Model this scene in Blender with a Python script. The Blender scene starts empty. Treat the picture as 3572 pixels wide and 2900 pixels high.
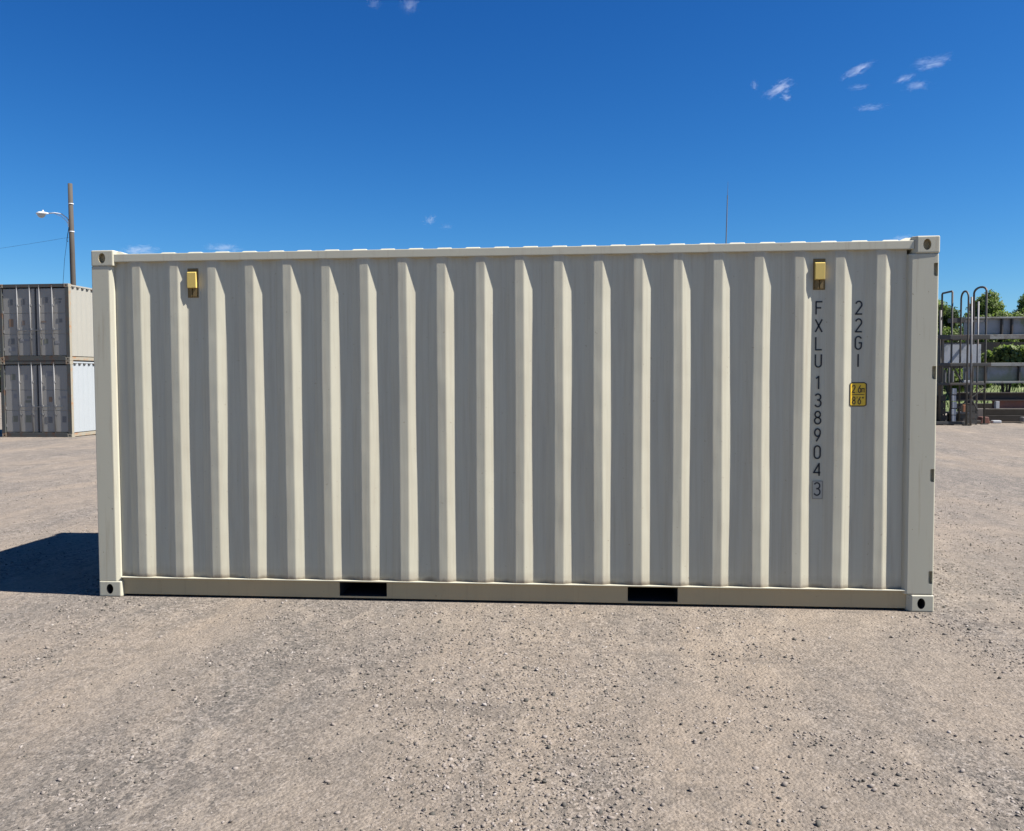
import bpy, bmesh, math, random
import numpy as np
from mathutils import Vector, Matrix, noise as mnoise

R = math.radians
random.seed(7)
rng = np.random.default_rng(7)
scene = bpy.context.scene
col = scene.collection

# ------------------------------------------------------------------ camera
CAM = Vector((3.6679, -6.1248, 1.6354))
yaw, pitch, roll = -0.0876, 0.04385, -0.00398
F = Vector((math.sin(yaw)*math.cos(pitch), math.cos(yaw)*math.cos(pitch), -math.sin(pitch)))
rt = Vector((math.cos(yaw), -math.sin(yaw), 0)); up = rt.cross(F)
R2 = rt*math.cos(roll) + up*math.sin(roll)
U2 = -rt*math.sin(roll) + up*math.cos(roll)
cd = bpy.data.cameras.new('camera'); cam = bpy.data.objects.new('camera', cd); col.objects.link(cam)
M = Matrix((R2, U2, -F)).transposed().to_4x4(); M.translation = CAM
cam.matrix_world = M
cd.sensor_width = 36; cd.lens = 36*3000/3572
cd.clip_start = 0.1; cd.clip_end = 3000
scene.camera = cam

# ------------------------------------------------------------------ light
SUN_EL, SUN_A = R(51.5), R(8.5)
sdir = Vector((math.cos(SUN_A)*math.cos(SUN_EL), -math.sin(SUN_A)*math.cos(SUN_EL), math.sin(SUN_EL)))
sl = bpy.data.lights.new('sun', 'SUN'); sl.energy = 5.0; sl.angle = R(0.53); sl.color = (1.0, 0.965, 0.94)
so = bpy.data.objects.new('sun', sl); col.objects.link(so)
so.rotation_euler = sdir.to_track_quat('Z', 'Y').to_euler(); so.location = (30, -5, 40)

world = bpy.data.worlds.new('World'); scene.world = world; world.use_nodes = True
wn, wl = world.node_tree.nodes, world.node_tree.links
bgn = wn['Background']; bgn.inputs['Strength'].default_value = 0.05
sky = wn.new('ShaderNodeTexSky'); sky.sky_type = 'NISHITA'; sky.sun_disc = False
sky.sun_elevation = SUN_EL; sky.sun_rotation = math.atan2(sdir.x, sdir.y)
sky.altitude = 300; sky.air_density = 1.0; sky.dust_density = 0.15; sky.ozone_density = 3.5
# clear, dry summer air: a deeper, more contrasty blue than the stock sky
sp = wn.new('ShaderNodeSeparateColor'); cb = wn.new('ShaderNodeCombineColor'); wl.new(sky.outputs[0], sp.inputs[0])
for ch, (k, g) in enumerate(((.102, 2.0), (.370, 1.4), (.838, 1.1))):
    pw = wn.new('ShaderNodeMath'); pw.operation = 'POWER'; pw.inputs[1].default_value = g; wl.new(sp.outputs[ch], pw.inputs[0])
    ml = wn.new('ShaderNodeMath'); ml.operation = 'MULTIPLY'; ml.inputs[1].default_value = k; wl.new(pw.outputs[0], ml.inputs[0])
    wl.new(ml.outputs[0], cb.inputs[ch])
wl.new(cb.outputs[0], bgn.inputs['Color'])

scene.view_settings.view_transform = 'Standard'; scene.view_settings.look = 'None'
scene.view_settings.gamma = 1; scene.view_settings.use_curve_mapping = False
scene.view_settings.exposure = 1.25
scene.cycles.volume_bounces = 4

# ------------------------------------------------------------------ helpers
class MB:
    """collects simple solids into one mesh"""
    def __init__(s): s.v = []; s.f = []
    def add(s, verts, faces):
        o = len(s.v); s.v += [tuple(p) for p in verts]; s.f += [tuple(i+o for i in f) for f in faces]; return s
    def box(s, x0, x1, y0, y1, z0, z1):
        return s.add([(x0,y0,z0),(x1,y0,z0),(x1,y1,z0),(x0,y1,z0),(x0,y0,z1),(x1,y0,z1),(x1,y1,z1),(x0,y1,z1)],
                     [(3,2,1,0),(4,5,6,7),(0,1,5,4),(1,2,6,5),(2,3,7,6),(3,0,4,7)])
    def prism(s, poly, axis, a, b):
        """closed polygon (counter-clockwise seen from +axis side) extruded along an axis"""
        n = len(poly)
        def P(p, t): return (t,p[0],p[1]) if axis == 'x' else (p[0],t,p[1]) if axis == 'y' else (p[0],p[1],t)
        vs = [P(p,a) for p in poly] + [P(p,b) for p in poly]
        fs = [tuple(range(n-1,-1,-1)), tuple(range(n,2*n))] + [(i,(i+1)%n,n+(i+1)%n,n+i) for i in range(n)]
        return s.add(vs, fs)
    def tube(s, pts, r, n=8, cap=True):
        pts = [Vector(p) for p in pts]; rs = r if isinstance(r, (list,tuple)) else [r]*len(pts)
        vs = []; fs = []; ref = None
        for i, p in enumerate(pts):
            d = (pts[min(i+1,len(pts)-1)] - pts[max(i-1,0)]).normalized()
            if ref is None: ref = Vector((1,0,0)) if abs(d.x) < .8 else Vector((0,1,0))
            u = (ref - d*ref.dot(d)).normalized(); w = d.cross(u); ref = u
            for k in range(n):
                t = 2*math.pi*k/n; vs.append(p + (u*math.cos(t) + w*math.sin(t))*rs[i])
        for i in range(len(pts)-1):
            for k in range(n):
                fs.append((i*n+k, i*n+(k+1)%n, (i+1)*n+(k+1)%n, (i+1)*n+k))
        if cap:
            fs.append(tuple(range(n-1,-1,-1))); fs.append(tuple(range((len(pts)-1)*n, len(pts)*n)))
        return s.add(vs, fs)
    def build(s, name, mat, parent=None, smooth=False, bevel=0, seg=2):
        me = bpy.data.meshes.new(name); me.from_pydata(s.v, [], s.f)
        bm = bmesh.new(); bm.from_mesh(me); bmesh.ops.recalc_face_normals(bm, faces=bm.faces)
        if bevel:
            es = [e for e in bm.edges if len(e.link_faces) == 2 and e.calc_face_angle(0) > R(25)]
            bmesh.ops.bevel(bm, geom=es, offset=bevel, segments=seg, affect='EDGES', profile=.6, clamp_overlap=True)
        bm.to_mesh(me); bm.free()
        if smooth:
            for p in me.polygons: p.use_smooth = True
        me.materials.append(mat)
        o = bpy.data.objects.new(name, me); col.objects.link(o)
        if parent: o.parent = parent
        return o

def tag(o, label=None, cat=None, group=None, kind=None):
    if label: o['label'] = label
    if cat: o['category'] = cat
    if group: o['group'] = group
    if kind: o['kind'] = kind
    return o

def empty(name, label, cat, loc=(0,0,0), rz=0, group=None):
    o = bpy.data.objects.new(name, None); col.objects.link(o); o.location = loc; o.rotation_euler = (0,0,rz)
    o.empty_display_size = .2
    return tag(o, label, cat, group)

def shade_auto(o, ang=30):
    me = o.data
    for p in me.polygons: p.use_smooth = True
    me.set_sharp_from_angle(angle=R(ang))

def cut(o, cutter, inner=None):
    """boolean difference baked into the mesh of o; cut faces may take their own material"""
    if inner:
        if inner.name not in [q.name for q in o.data.materials]: o.data.materials.append(inner)
        k = list(o.data.materials).index(inner)
        cutter.data.materials.clear(); 
        for q in o.data.materials: cutter.data.materials.append(q)
        for p in cutter.data.polygons: p.material_index = k
    m = o.modifiers.new('cut', 'BOOLEAN'); m.operation = 'DIFFERENCE'; m.solver = 'EXACT'; m.object = cutter
    dg = bpy.context.evaluated_depsgraph_get()
    me = bpy.data.meshes.new_from_object(o.evaluated_get(dg))
    o.modifiers.clear(); o.data = me
    bpy.data.objects.remove(cutter)

# ---- materials
def mat(name, base=(.5,.5,.5), rough=.6, metal=0, spec=.5):
    m = bpy.data.materials.new(name); m.use_nodes = True
    b = m.node_tree.nodes['Principled BSDF']
    b.inputs['Base Color'].default_value = (*base,1); b.inputs['Roughness'].default_value = rough
    b.inputs['Metallic'].default_value = metal; b.inputs['Specular IOR Level'].default_value = spec
    return m
class NT:
    def __init__(s, m): s.n, s.l = m.node_tree.nodes, m.node_tree.links; s.b = s.n.get('Principled BSDF'); s.co = s.n.new('ShaderNodeTexCoord').outputs['Object']
    def _in(s, sock, v):
        if hasattr(v, 'is_output') or isinstance(v, bpy.types.NodeSocket): s.l.new(v, sock)
        elif v is not None: sock.default_value = v
    def mapping(s, scale=(1,1,1), rot=(0,0,0), loc=(0,0,0), co=None):
        n = s.n.new('ShaderNodeMapping'); s.l.new(co or s.co, n.inputs[0])
        n.inputs['Scale'].default_value = scale; n.inputs['Rotation'].default_value = rot; n.inputs['Location'].default_value = loc
        return n.outputs[0]
    def noise(s, scale, detail=4, rough=.55, co=None, dist=0, out='Fac'):
        n = s.n.new('ShaderNodeTexNoise'); s.l.new(co or s.co, n.inputs['Vector'])
        n.inputs['Scale'].default_value = scale; n.inputs['Detail'].default_value = detail
        n.inputs['Roughness'].default_value = rough; n.inputs['Distortion'].default_value = dist
        return n.outputs[out]
    def voronoi(s, scale, out='Distance', co=None, feature='F1', rnd=1):
        n = s.n.new('ShaderNodeTexVoronoi'); n.feature = feature; s.l.new(co or s.co, n.inputs['Vector'])
        n.inputs['Scale'].default_value = scale; n.inputs['Randomness'].default_value = rnd
        return n.outputs[out]
    def ramp(s, fac, stops):
        n = s.n.new('ShaderNodeValToRGB'); s.l.new(fac, n.inputs[0]); e = n.color_ramp.elements
        while len(e) < len(stops): e.new(.5)
        for el, (p, c) in zip(e, stops):
            el.position = p; el.color = (*c,1) if isinstance(c, tuple) else (c,c,c,1)
        return n.outputs[0]
    def mix(s, fac, a, b, mode='MIX'):
        n = s.n.new('ShaderNodeMix'); n.data_type = 'RGBA'; n.blend_type = mode
        s._in(n.inputs[0], fac); 
        s._in(n.inputs[6], (*a,1) if isinstance(a, tuple) else a); s._in(n.inputs[7], (*b,1) if isinstance(b, tuple) else b)
        return n.outputs[2]
    def math(s, op, a, b=None, c=None, clamp=False):
        n = s.n.new('ShaderNodeMath'); n.operation = op; n.use_clamp = clamp
        for i, v in enumerate((a,b,c)):
            if v is not None: s._in(n.inputs[i], v)
        return n.outputs[0]
    def sep(s, co=None):
        n = s.n.new('ShaderNodeSeparateXYZ'); s.l.new(co or s.co, n.inputs[0]); return n.outputs
    def island(s):
        return s.n.new('ShaderNodeNewGeometry').outputs['Random Per Island']
    def color(s, v): s._in(s.b.inputs['Base Color'], v)
    def roughness(s, v): s._in(s.b.inputs['Roughness'], v)
    def bump(s, h, strength=.3, dist=.01):
        n = s.n.new('ShaderNodeBump'); n.inputs['Strength'].default_value = strength; n.inputs['Distance'].default_value = dist
        s.l.new(h, n.inputs['Height']); s.l.new(n.outputs[0], s.b.inputs['Normal'])

def paint(name, base, dirt=(.30,.24,.17), dirt_amt=.5, rough=.42, wear=True):
    """flat industrial paint: slight fading, vertical run marks, grime"""
    m = mat(name, base, rough); t = NT(m)
    big = t.noise(1.3, 5, .6)
    c = t.mix(t.math('MULTIPLY', big, .22), base, tuple(x*.82 for x in base))
    runs = t.noise(3, 6, .65, t.mapping((9,9,.45)))
    c = t.mix(t.math('MULTIPLY', t.ramp(runs, [(.55,0.),(.8,1.)]), .25*dirt_amt), c, dirt)
    spots = t.noise(38, 3, .6)
    c = t.mix(t.math('MULTIPLY', t.ramp(spots, [(.70,0.),(.76,1.)]), .35*dirt_amt), c, tuple(x*.55 for x in dirt))
    t.color(c)
    t.roughness(t.ramp(t.noise(6,3), [(.3,rough-.06),(.7,rough+.12)]))
    t.bump(t.noise(9, 2, .5, t.mapping((1,1,.25))), .12, .004)
    return m

CREAM = (.480,.452,.338)
m_cream = paint('cream container paint', CREAM, (.27,.20,.13), 1.5)
m_post = paint('worn cream frame paint', tuple(q*.93 for q in CREAM), (.24,.17,.10), 2.3, .5)
# side panel: same paint with grime along the sill and under the rail
m_panel = mat('cream side panel paint', CREAM, .42); t = NT(m_panel)
xyz = t.sep()
big = t.noise(1.3, 5, .6)
c = t.mix(t.math('MULTIPLY', big, .22), CREAM, tuple(x*.82 for x in CREAM))
runs = t.noise(3, 6, .65, t.mapping((9,9,.4)))
c = t.mix(t.math('MULTIPLY', t.ramp(runs, [(.44,0.),(.72,1.)]), .30), c, (.30,.245,.17))
c = t.mix(t.math('MULTIPLY', t.ramp(t.noise(5,7,.7,t.mapping((14,14,.22),loc=(4,0,0))), [(.56,0.),(.66,1.)]), .22), c, (.25,.20,.14))
c = t.mix(t.math('MULTIPLY', t.ramp(t.noise(46,3,.6), [(.69,0.),(.74,1.)]), .5), c, (.20,.13,.075))
# rust weeping from under the top rail
top = t.ramp(t.math('MULTIPLY_ADD', t.noise(5,5,.7,t.mapping((3,1,.6))), .12, t.math('SUBTRACT', xyz[2], 2.0)), [(.50,0.),(.60,1.)])
c = t.mix(t.math('MULTIPLY', top, .5), c, (.28,.19,.10))
# dust and scuffs just above the sill
low = t.ramp(t.math('MULTIPLY_ADD', t.noise(7,5,.7), -.10, t.math('SUBTRACT', xyz[2], .10)), [(.0,1.),(.09,0.)])
c = t.mix(t.math('MULTIPLY', low, .5), c, (.25,.20,.145))
foot_band = t.ramp(t.math('MULTIPLY_ADD', t.noise(9,5,.7,t.mapping((1,.2,.2))), -.06, t.math('SUBTRACT', xyz[2], .125)), [(.0,1.),(.022,0.)])  # narrow dark band along the foot of the panel
c = t.mix(t.math('MULTIPLY', foot_band, .75), c, (.10,.075,.05))
t.color(c); t.roughness(t.ramp(t.noise(6,3), [(.3,.36),(.7,.54)]))
t.bump(t.math('ADD', t.noise(7, 2, .5, t.mapping((1,1,.3))), t.math('MULTIPLY', t.noise(2.2, 2, .5), 3.0)), .22, .010)

m_recess = paint('dusty recess paint', (.50,.47,.36), (.2,.15,.09), 1, .6)
m_holeshade = mat('black shade in the casting holes', (.022,.021,.019), .9)  # near black colour paints the shade inside the lower holes
m_tan = paint('shade tan inside the top castings', (.36,.30,.18), (.15,.11,.07), 1, .7)  # tan colour paints the lighter shade inside the upper holes
m_rail = paint('bottom rail grimy paint', (.425,.33,.18), (.22,.145,.075), 1.3, .5)
m_under = mat('bituminous underseal', (.02,.02,.02), .8)
m_black = mat('black lettering vinyl', (.018,.019,.02), .55)
m_letterpatch = mat('grey backing film', (.36,.345,.28), .5)
m_letterpatch2 = mat('dark frame line', (.12,.12,.11), .55)
m_yellow = paint('yellow sticker', (.74,.47,.02), (.3,.2,.05), .5, .45)
m_stkblack = mat('sticker print', (.045,.03,.008), .5)
m_vent = paint('yellowed plastic vent', (.63,.455,.115), (.30,.19,.06), 1.0, .5)
m_ventbase = paint('brown sealant', (.17,.115,.04), (.12,.08,.03), .8, .7)
m_dark = mat('dark rubber gasket', (.02,.02,.021), .7)
m_steel = paint('galvanised lock bar', (.42,.43,.43), (.25,.2,.15), .8, .4)

def rusty(name, base, rust=(.20,.085,.035), amt=.5, rough=.65, scale=4):
    m = mat(name, base, rough); t = NT(m)
    n = t.noise(scale, 8, .65)
    c = t.mix(t.ramp(n, [(.62-.3*amt,0.),(.72-.2*amt,1.)]), base, rust)
    c = t.mix(t.math('MULTIPLY', t.noise(scale*7,4), .35), c, tuple(x*.5 for x in base))
    t.color(c); t.bump(t.noise(scale*12,4), .2, .004)
    return m

# ================================================================== GROUND
LIFT = .003
def ground_z(x, y):
    """yard falls away gently to the back left; level under the big container"""
    x = np.asarray(x, float); y = np.asarray(y, float)
    side = np.clip((3.0 - x)/4.0, 0, 1); side = side*side*(3-2*side)
    z = -0.0178*np.clip(y, 0, 60)*side
    dx = np.maximum(np.maximum(-.05 - x, x - 6.1), 0); dy = np.maximum(np.maximum(-.15 - y, y - 2.5), 0)
    d = np.clip(np.hypot(dx, dy)/.8, 0, 1); d = d*d*(3-2*d)
    und = 0.010*np.sin(x*1.1 + .6*np.sin(y*.9)) * np.cos(y*1.25 + .8*np.sin(x*.55)) + .006*np.sin(2.9*x - 1.7*y) * np.sin(1.3*y + .4)
    return (z + LIFT*np.clip(y, 0, 60))*d + und*d

def graded(lo, a, b, hi, fine, grow):
    mid = list(np.arange(a, b + 1e-6, fine)); L = []; s = fine; p = a
    while p > lo: s *= grow; p -= s; L.append(p)
    H = []; s = fine; p = b
    while p < hi: s *= grow; p += s; H.append(p)
    return np.array(L[::-1] + mid + H)
gx = graded(-500, -5, 12, 500, .16, 1.13); gy = graded(-120, -6, 10, 900, .16, 1.13)
GX, GY = np.meshgrid(gx, gy); GZ = ground_z(GX, GY)
nx, ny = len(gx), len(gy)
verts = np.stack([GX, GY, GZ], -1).reshape(-1, 3)
ii = np.arange(nx*ny).reshape(ny, nx)
faces = np.stack([ii[:-1,:-1], ii[:-1,1:], ii[1:,1:], ii[1:,:-1]], -1).reshape(-1, 4)
me = bpy.data.meshes.new('ground'); me.from_pydata(verts.tolist(), [], faces.tolist())
for p in me.polygons: p.use_smooth = True
g = bpy.data.objects.new('ground', me); col.objects.link(g); tag(g, kind='structure')
m_ground = mat('packed gravel and dust', (.33,.29,.24), .92, 0, .25); t = NT(m_ground)
patch = t.noise(.55, 6, .62, dist=.8)
trk = t.noise(1.0, 5, .58, t.mapping((1.25,.16,1), (0,0,R(6))), dist=.45)
coarse = t.math('ADD', t.math('MULTIPLY', patch, .42), t.math('MULTIPLY', trk, .58))
dust = t.ramp(coarse, [(.43,0.),(.57,1.)])
cell = t.voronoi(70, 'Color'); cellv = t.sep(cell)
stone = t.ramp(cellv[0], [(0.,(.055,.055,.052)),(.13,(.10,.095,.085)),(.20,(.24,.22,.19)),(.45,(.33,.30,.255)),(.80,(.42,.385,.33)),(1.,(.58,.55,.50))])
cell2 = t.sep(t.voronoi(31, 'Color'))
stone = t.mix(t.ramp(cell2[1], [(.86,0.),(.90,.75)]), stone, (.09,.092,.085))
fine = t.noise(120, 5, .75)
dustc = t.mix(fine, (.33,.278,.21), (.52,.45,.355))
base = t.mix(t.math('MULTIPLY_ADD', dust, .62, .22), stone, dustc)
base = t.mix(t.math('MULTIPLY', t.ramp(t.noise(.5,6,.62,t.mapping((1.3,.35,1),(0,0,R(-9)),(3.3,0,0)),dist=.7), [(.44,0.),(.62,1.)]), .55), base, t.mix(.5, stone, (.19,.185,.17)))
# dark oily streaks and scraped patches
strk = t.noise(.8, 7, .72, t.mapping((.55,2.6,1),(0,0,R(-8))), dist=1.2)
base = t.mix(t.math('MULTIPLY', t.ramp(strk, [(.57,0.),(.68,1.)]), .50), base, (.13,.12,.105))
base = t.mix(t.math('MULTIPLY', t.ramp(t.noise(24,4,.7,t.mapping((1,.7,1))), [(.36,1.),(.52,0.)]), .40), base, (.17,.158,.14))
blot = t.math('MULTIPLY', t.ramp(t.noise(5.5,6,.72,t.mapping((1.25,.6,1)),dist=.6), [(.40,1.),(.56,0.)]), t.math('MULTIPLY_ADD', dust, -.45, .75))
base = t.mix(t.math('MULTIPLY', blot, .62), base, (.15,.145,.13))
base = t.mix(t.math('MULTIPLY', t.ramp(t.noise(3.1,6,.7,t.mapping((1.3,.5,1),loc=(7,3,0)),dist=.5), [(.54,0.),(.68,1.)]), .5), base, (.52,.46,.37))
base = t.mix(1.0, base, (.560,.526,.502), 'MULTIPLY')
t.color(base)
h = t.math('ADD', t.math('MULTIPLY', t.voronoi(62,'Distance'), -.8), t.math('MULTIPLY', fine, .8))
h = t.math('ADD', h, t.math('MULTIPLY', t.noise(14,4,.7), 1.2))
t.bump(h, .75, .012)
me.materials.append(m_ground)

# ---- gravel: loose stones pressed into the surface, one uncountable mass
def ico(sub):
    bm = bmesh.new(); bmesh.ops.create_icosphere(bm, subdivisions=sub, radius=1)
    v = np.array([q.co[:] for q in bm.verts]); f = np.array([[q.index for q in p.verts] for p in bm.faces]); bm.free(); return v, f
iv, ifc = ico(1)
def fbm(x, y, s, seed):
    return np.array([mnoise.fractal(Vector((a*s + seed, b*s*1.6 - seed, .3)), .9, 2.1, 4) for a, b in zip(x, y)])
N = 350000
# depth distribution: denser near the lens
yy = -5.6 + 17.0*rng.random(N)**2.3
xx = 3.2 - .02*yy + rng.uniform(-1, 1, N)*(1.2 + .70*(yy + 6.1))
keep = ~((xx > -.02) & (xx < 6.08) & (yy > -.02))
xx, yy = xx[keep], yy[keep]
ca, sa = math.cos(R(24)), math.sin(R(24))
dens = fbm(xx*1.15 + .12*yy, yy*.16, .8, 3.1) + .5*fbm(xx, yy, 2.4, 9.7) + .10*np.clip((xx - 3.5)/4, -.6, 1)
prob = np.clip(.42 + 1.25*dens, .05, 1.0)*np.clip((11.4 - yy)/9.5, 0, 1)
keep = rng.random(len(xx)) < prob
xx, yy = xx[keep], yy[keep]; n = len(xx)
size = np.clip(rng.lognormal(math.log(.0047), .48, n), .0024, .016)
ov_ = np.array([(1,0,0),(-1,0,0),(0,1,0),(0,-1,0),(0,0,1),(0,0,-1)], float); of_ = np.array([(0,2,4),(2,1,4),(1,3,4),(3,0,4),(2,0,5),(1,2,5),(3,1,5),(0,3,5)])
def stones(sel, bv, bf):
    """one jittered, tilted, half sunk stone per selected place"""
    k = int(sel.sum()); sz_ = size[sel]; x_, y_ = xx[sel], yy[sel]
    P = bv[None]*(1 + rng.uniform(-.28, .22, (k, len(bv), 1))) * np.stack([np.ones(k), rng.uniform(.6,.95,k), rng.uniform(.42,.7,k)], -1)[:,None,:]
    an = rng.random(k)*2*math.pi; c_, s_ = np.cos(an)[:,None], np.sin(an)[:,None]; tl = rng.normal(0, .25, (k,2))
    X = P[...,0]*c_ - P[...,1]*s_; Y = P[...,0]*s_ + P[...,1]*c_; Z = P[...,2] + X*tl[:,:1] + Y*tl[:,1:]
    S = sz_[:,None]; zz = ground_z(x_, y_) + sz_*rng.uniform(-.15, .35, k)
    V = np.stack([X*S + x_[:,None], Y*S + y_[:,None], Z*S + zz[:,None]], -1).reshape(-1,3)
    return V, (bf[None] + (np.arange(k)*len(bv))[:,None,None]).reshape(-1,3)
Va, Fa = stones(size >= .0056, iv, ifc); Vb, Fb = stones(size < .0056, ov_*1.12, of_)
V = np.concatenate([Va, Vb]); FF = np.concatenate([Fa, Fb + len(Va)])
me = bpy.data.meshes.new('gravel')
me.vertices.add(len(V)); me.vertices.foreach_set('co', V.astype(np.float32).ravel())
me.loops.add(FF.size); me.loops.foreach_set('vertex_index', FF.astype(np.int32).ravel())
me.polygons.add(len(FF)); me.polygons.foreach_set('loop_start', np.arange(0, FF.size, 3, dtype=np.int32))
me.polygons.foreach_set('loop_total', np.full(len(FF), 3, dtype=np.int32))
me.update(); me.validate()
gr = bpy.data.objects.new('gravel', me); col.objects.link(gr)
tag(gr, 'loose grey and beige gravel scattered over the yard', kind='stuff')
m_stone = mat('gravel stone', (.3,.28,.25), .85, 0, .3); t = NT(m_stone)
sc = t.ramp(t.island(), [(0.,(.04,.05,.044)),(.20,(.06,.066,.06)),(.26,(.19,.175,.155)),(.4,(.29,.265,.23)),(.75,(.36,.325,.285)),(.93,(.44,.41,.37)),(1.,(.58,.56,.52))])
t.color(t.mix(1.0, t.mix(t.math('MULTIPLY', t.noise(300,3), .5), sc, (.36,.32,.265)), (.560,.526,.502), 'MULTIPLY')); me.materials.append(m_stone)

# ================================================================== MAIN CONTAINER
L, Wd, H = 6.058, 2.438, 2.591
box = empty('shipping_container', 'large cream shipping container with corrugated side standing in the foreground of the gravel yard', 'shipping container')

def casting(px, py, pz):
    """corner casting, px/py/pz = 0 at low side, 1 at high side"""
    x0 = 0 if px == 0 else L - .178; y0 = 0 if py == 0 else Wd - .162; z0 = 0 if pz == 0 else H - .118
    x1, y1, z1 = x0 + .178, y0 + .162, z0 + .118
    ch = .018 if px == 0 else .03                                           # chamfer on the inner front edge
    if px == 0: poly = [(x0,y0),(x1-ch*.5,y0),(x1,y0+ch),(x1,y1),(x0,y1)]
    else:       poly = [(x0+ch,y0),(x1,y0),(x1,y1),(x0,y1),(x0,y0+ch)]
    if py == 1: poly = [(x, y0 + y1 - y) for x, y in poly][::-1]
    o = MB().prism(poly, 'z', z0, z1).build('corner_casting', m_post, box, bevel=.010, seg=3)
    k = MB(); cx, cz = (x0+x1)/2 + (.004 if px else -.004), (z0+z1)/2
    # oblong hole in the long face
    ov = [(cx + .0265*math.cos(a) , cz + .038*math.sin(a)*(1 if abs(math.sin(a)) < 2 else 1)) for a in [2*math.pi*i/20 for i in range(20)]]
    k.prism(ov, 'y', y0 - .02 if py == 0 else y1 - (.10 if pz == 0 else .035), y0 + (.10 if pz == 0 else .035) if py == 0 else y1 + .02)
    inner = m_holeshade if pz == 0 else m_tan
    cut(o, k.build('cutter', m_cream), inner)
    k = MB(); cy = (y0+y1)/2
    ov = [(cy + .025*math.cos(a), cz + .036*math.sin(a)) for a in [2*math.pi*i/16 for i in range(16)]]
    k.prism(ov, 'x', x0 - .02 if px == 0 else x1 - .05, x0 + .05 if px == 0 else x1 + .02)
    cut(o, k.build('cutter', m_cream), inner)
for px in (0,1):
    for py in (0,1):
        for pz in (0,1): casting(px, py, pz)

# corner posts ------------------------------------------------------
def mirror_y(poly): return [(x, Wd - y) for x, y in poly][::-1]
pl = [(.0,.004),(.134,.004),(.162,.022),(.167,.060),(.166,.11),(0,.11)]
for pp in (pl, mirror_y(pl)):
    o = MB().prism(pp, 'z', .118, H - .118).build('corner_post', m_post, box, bevel=.005)
pr = [(5.842,.058),(5.862,.014),(5.880,.006),(6.054,.004),(6.054,.13),(5.842,.13)]
for k_, pp in enumerate((pr, mirror_y(pr))):
    o = MB().prism(pp, 'z', .118, H - .118).build('corner_post', m_post, box, bevel=.011, seg=3)
    k = MB()
    for zc in (.241,.951,1.659,2.362):                  # lashing recesses in the outer edge
        pts = [(6.0475, zc-.045),(6.0475, zc+.045),(6.025, zc+.045),(6.020, zc+.040),(6.020, zc-.034),(6.026, zc-.043),(6.034,zc-.045)]
        k.prism(pts, 'y', -.02 if k_ == 0 else Wd-.045, .045 if k_ == 0 else Wd+.02)
    cut(o, k.build('cutter', m_cream), m_recess)

# corrugated side panels ----------------------------------------------
X0, PITCH, OUTW, SL, DEP = .3058, .2806, .066, .062, .026
def rib_x(i): return X0 + .28819*i - .00038*i*i
Y_OUT = .0135; Y_IN = Y_OUT + DEP
def side_profile():
    p = [(.150, Y_IN)]
    for i in range(20):
        x = rib_x(i)
        p += [(x - SL, Y_IN), (x, Y_OUT), (x + OUTW, Y_OUT), (x + OUTW + SL, Y_IN)]
    p += [(5.85, Y_IN)]
    q = [p[0]]                                            # soften the folds a little
    for a, b, c in zip(p, p[1:], p[2:]):
        a, b, c = Vector(a), Vector(b), Vector(c); r = .006
        q += [tuple(b + (a-b).normalized()*r), tuple(b + ((a-b).normalized()+(c-b).normalized())*r*.28), tuple(b + (c-b).normalized()*r)]
    return q + [p[-1]]
prof = side_profile()
def panel(sign):
    mb = MB(); y = (lambda v: v) if sign > 0 else (lambda v: Wd - v)
    zs = [.150, .60, 1.1, 1.6, 2.1, 2.535]
    n_ = len(prof)
    vs = []
    for k, z in enumerate(zs):
        for i, (px, py) in enumerate(prof):
            wob = .0022*math.sin(px*2.3 + z*1.7) * math.sin(z*1.2) + .0012*math.sin(px*7.1+z*3)   # slightly beaten sheet
            vs.append((px + .002*math.sin(z*2.1 + math.floor((px-.2)/PITCH)*1.7), y(py + wob), z))
    fs = [(k*n_+i, k*n_+i+1, (k+1)*n_+i+1, (k+1)*n_+i) for k in range(len(zs)-1) for i in range(n_-1)]
    o = mb.add(vs, fs).build('side_panel', m_panel, box)
    return o
panel(1); panel(-1)

# rails ------------------------------------------------------------------
def ybox(mb, x0, x1, y0, y1, z0, z1, back):
    if back: y0, y1 = Wd - y1, Wd - y0
    mb.box(x0, x1, y0, y1, z0, z1)
for back in (0,1):
    mb = MB(); ybox(mb, .170, 5.890, .008, .068, 2.503, 2.562, back)
    mb.build('top_rail', m_cream, box, bevel=.005)
    # bottom rail: folded top lip, recessed web broken by the fork pockets, bottom flange
    mb = MB(); ybox(mb, .168, 5.880, .008, .075, .142, .150, back)
    mb.build('sill_lip', m_cream, box, bevel=.002, seg=1)
    mb = MB()
    for x0, x1 in ((.168,1.843),(2.198,3.955),(4.310,5.880)): ybox(mb, x0, x1, .032, .040, .017, .1415, back)
    for x0, x1 in ((1.843,2.198),(3.955,4.310)):
        ybox(mb, x0, x1, .032, .040, .017, .030, back); ybox(mb, x0, x1, .032, .040, .133, .1415, back)
    ybox(mb, .168, 5.880, .0405, .09, .017, .021, back)
    mb.build('bottom_rail', m_rail, box)
    for xw in (.46, 2.86, 5.1):
        mb = MB(); ybox(mb, xw, xw+.012, .0305, .0318, .018, .141, back); mb.build('weld_seam', m_rail, box)
for x0, x1 in ((1.843,2.198),(3.955,4.310)):
    mb = MB(); mb.box(x0-.006, x0-.0005, .041, Wd-.041, .0195, .139); mb.box(x1+.0005, x1+.006, .041, Wd-.041, .0195, .139)
    mb.box(x0, x1, .041, Wd-.041, .1335, .139); mb.box(x0, x1, .041, Wd-.041, .0195, .028)
    mb.build('fork_pocket', m_under, box)
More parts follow.
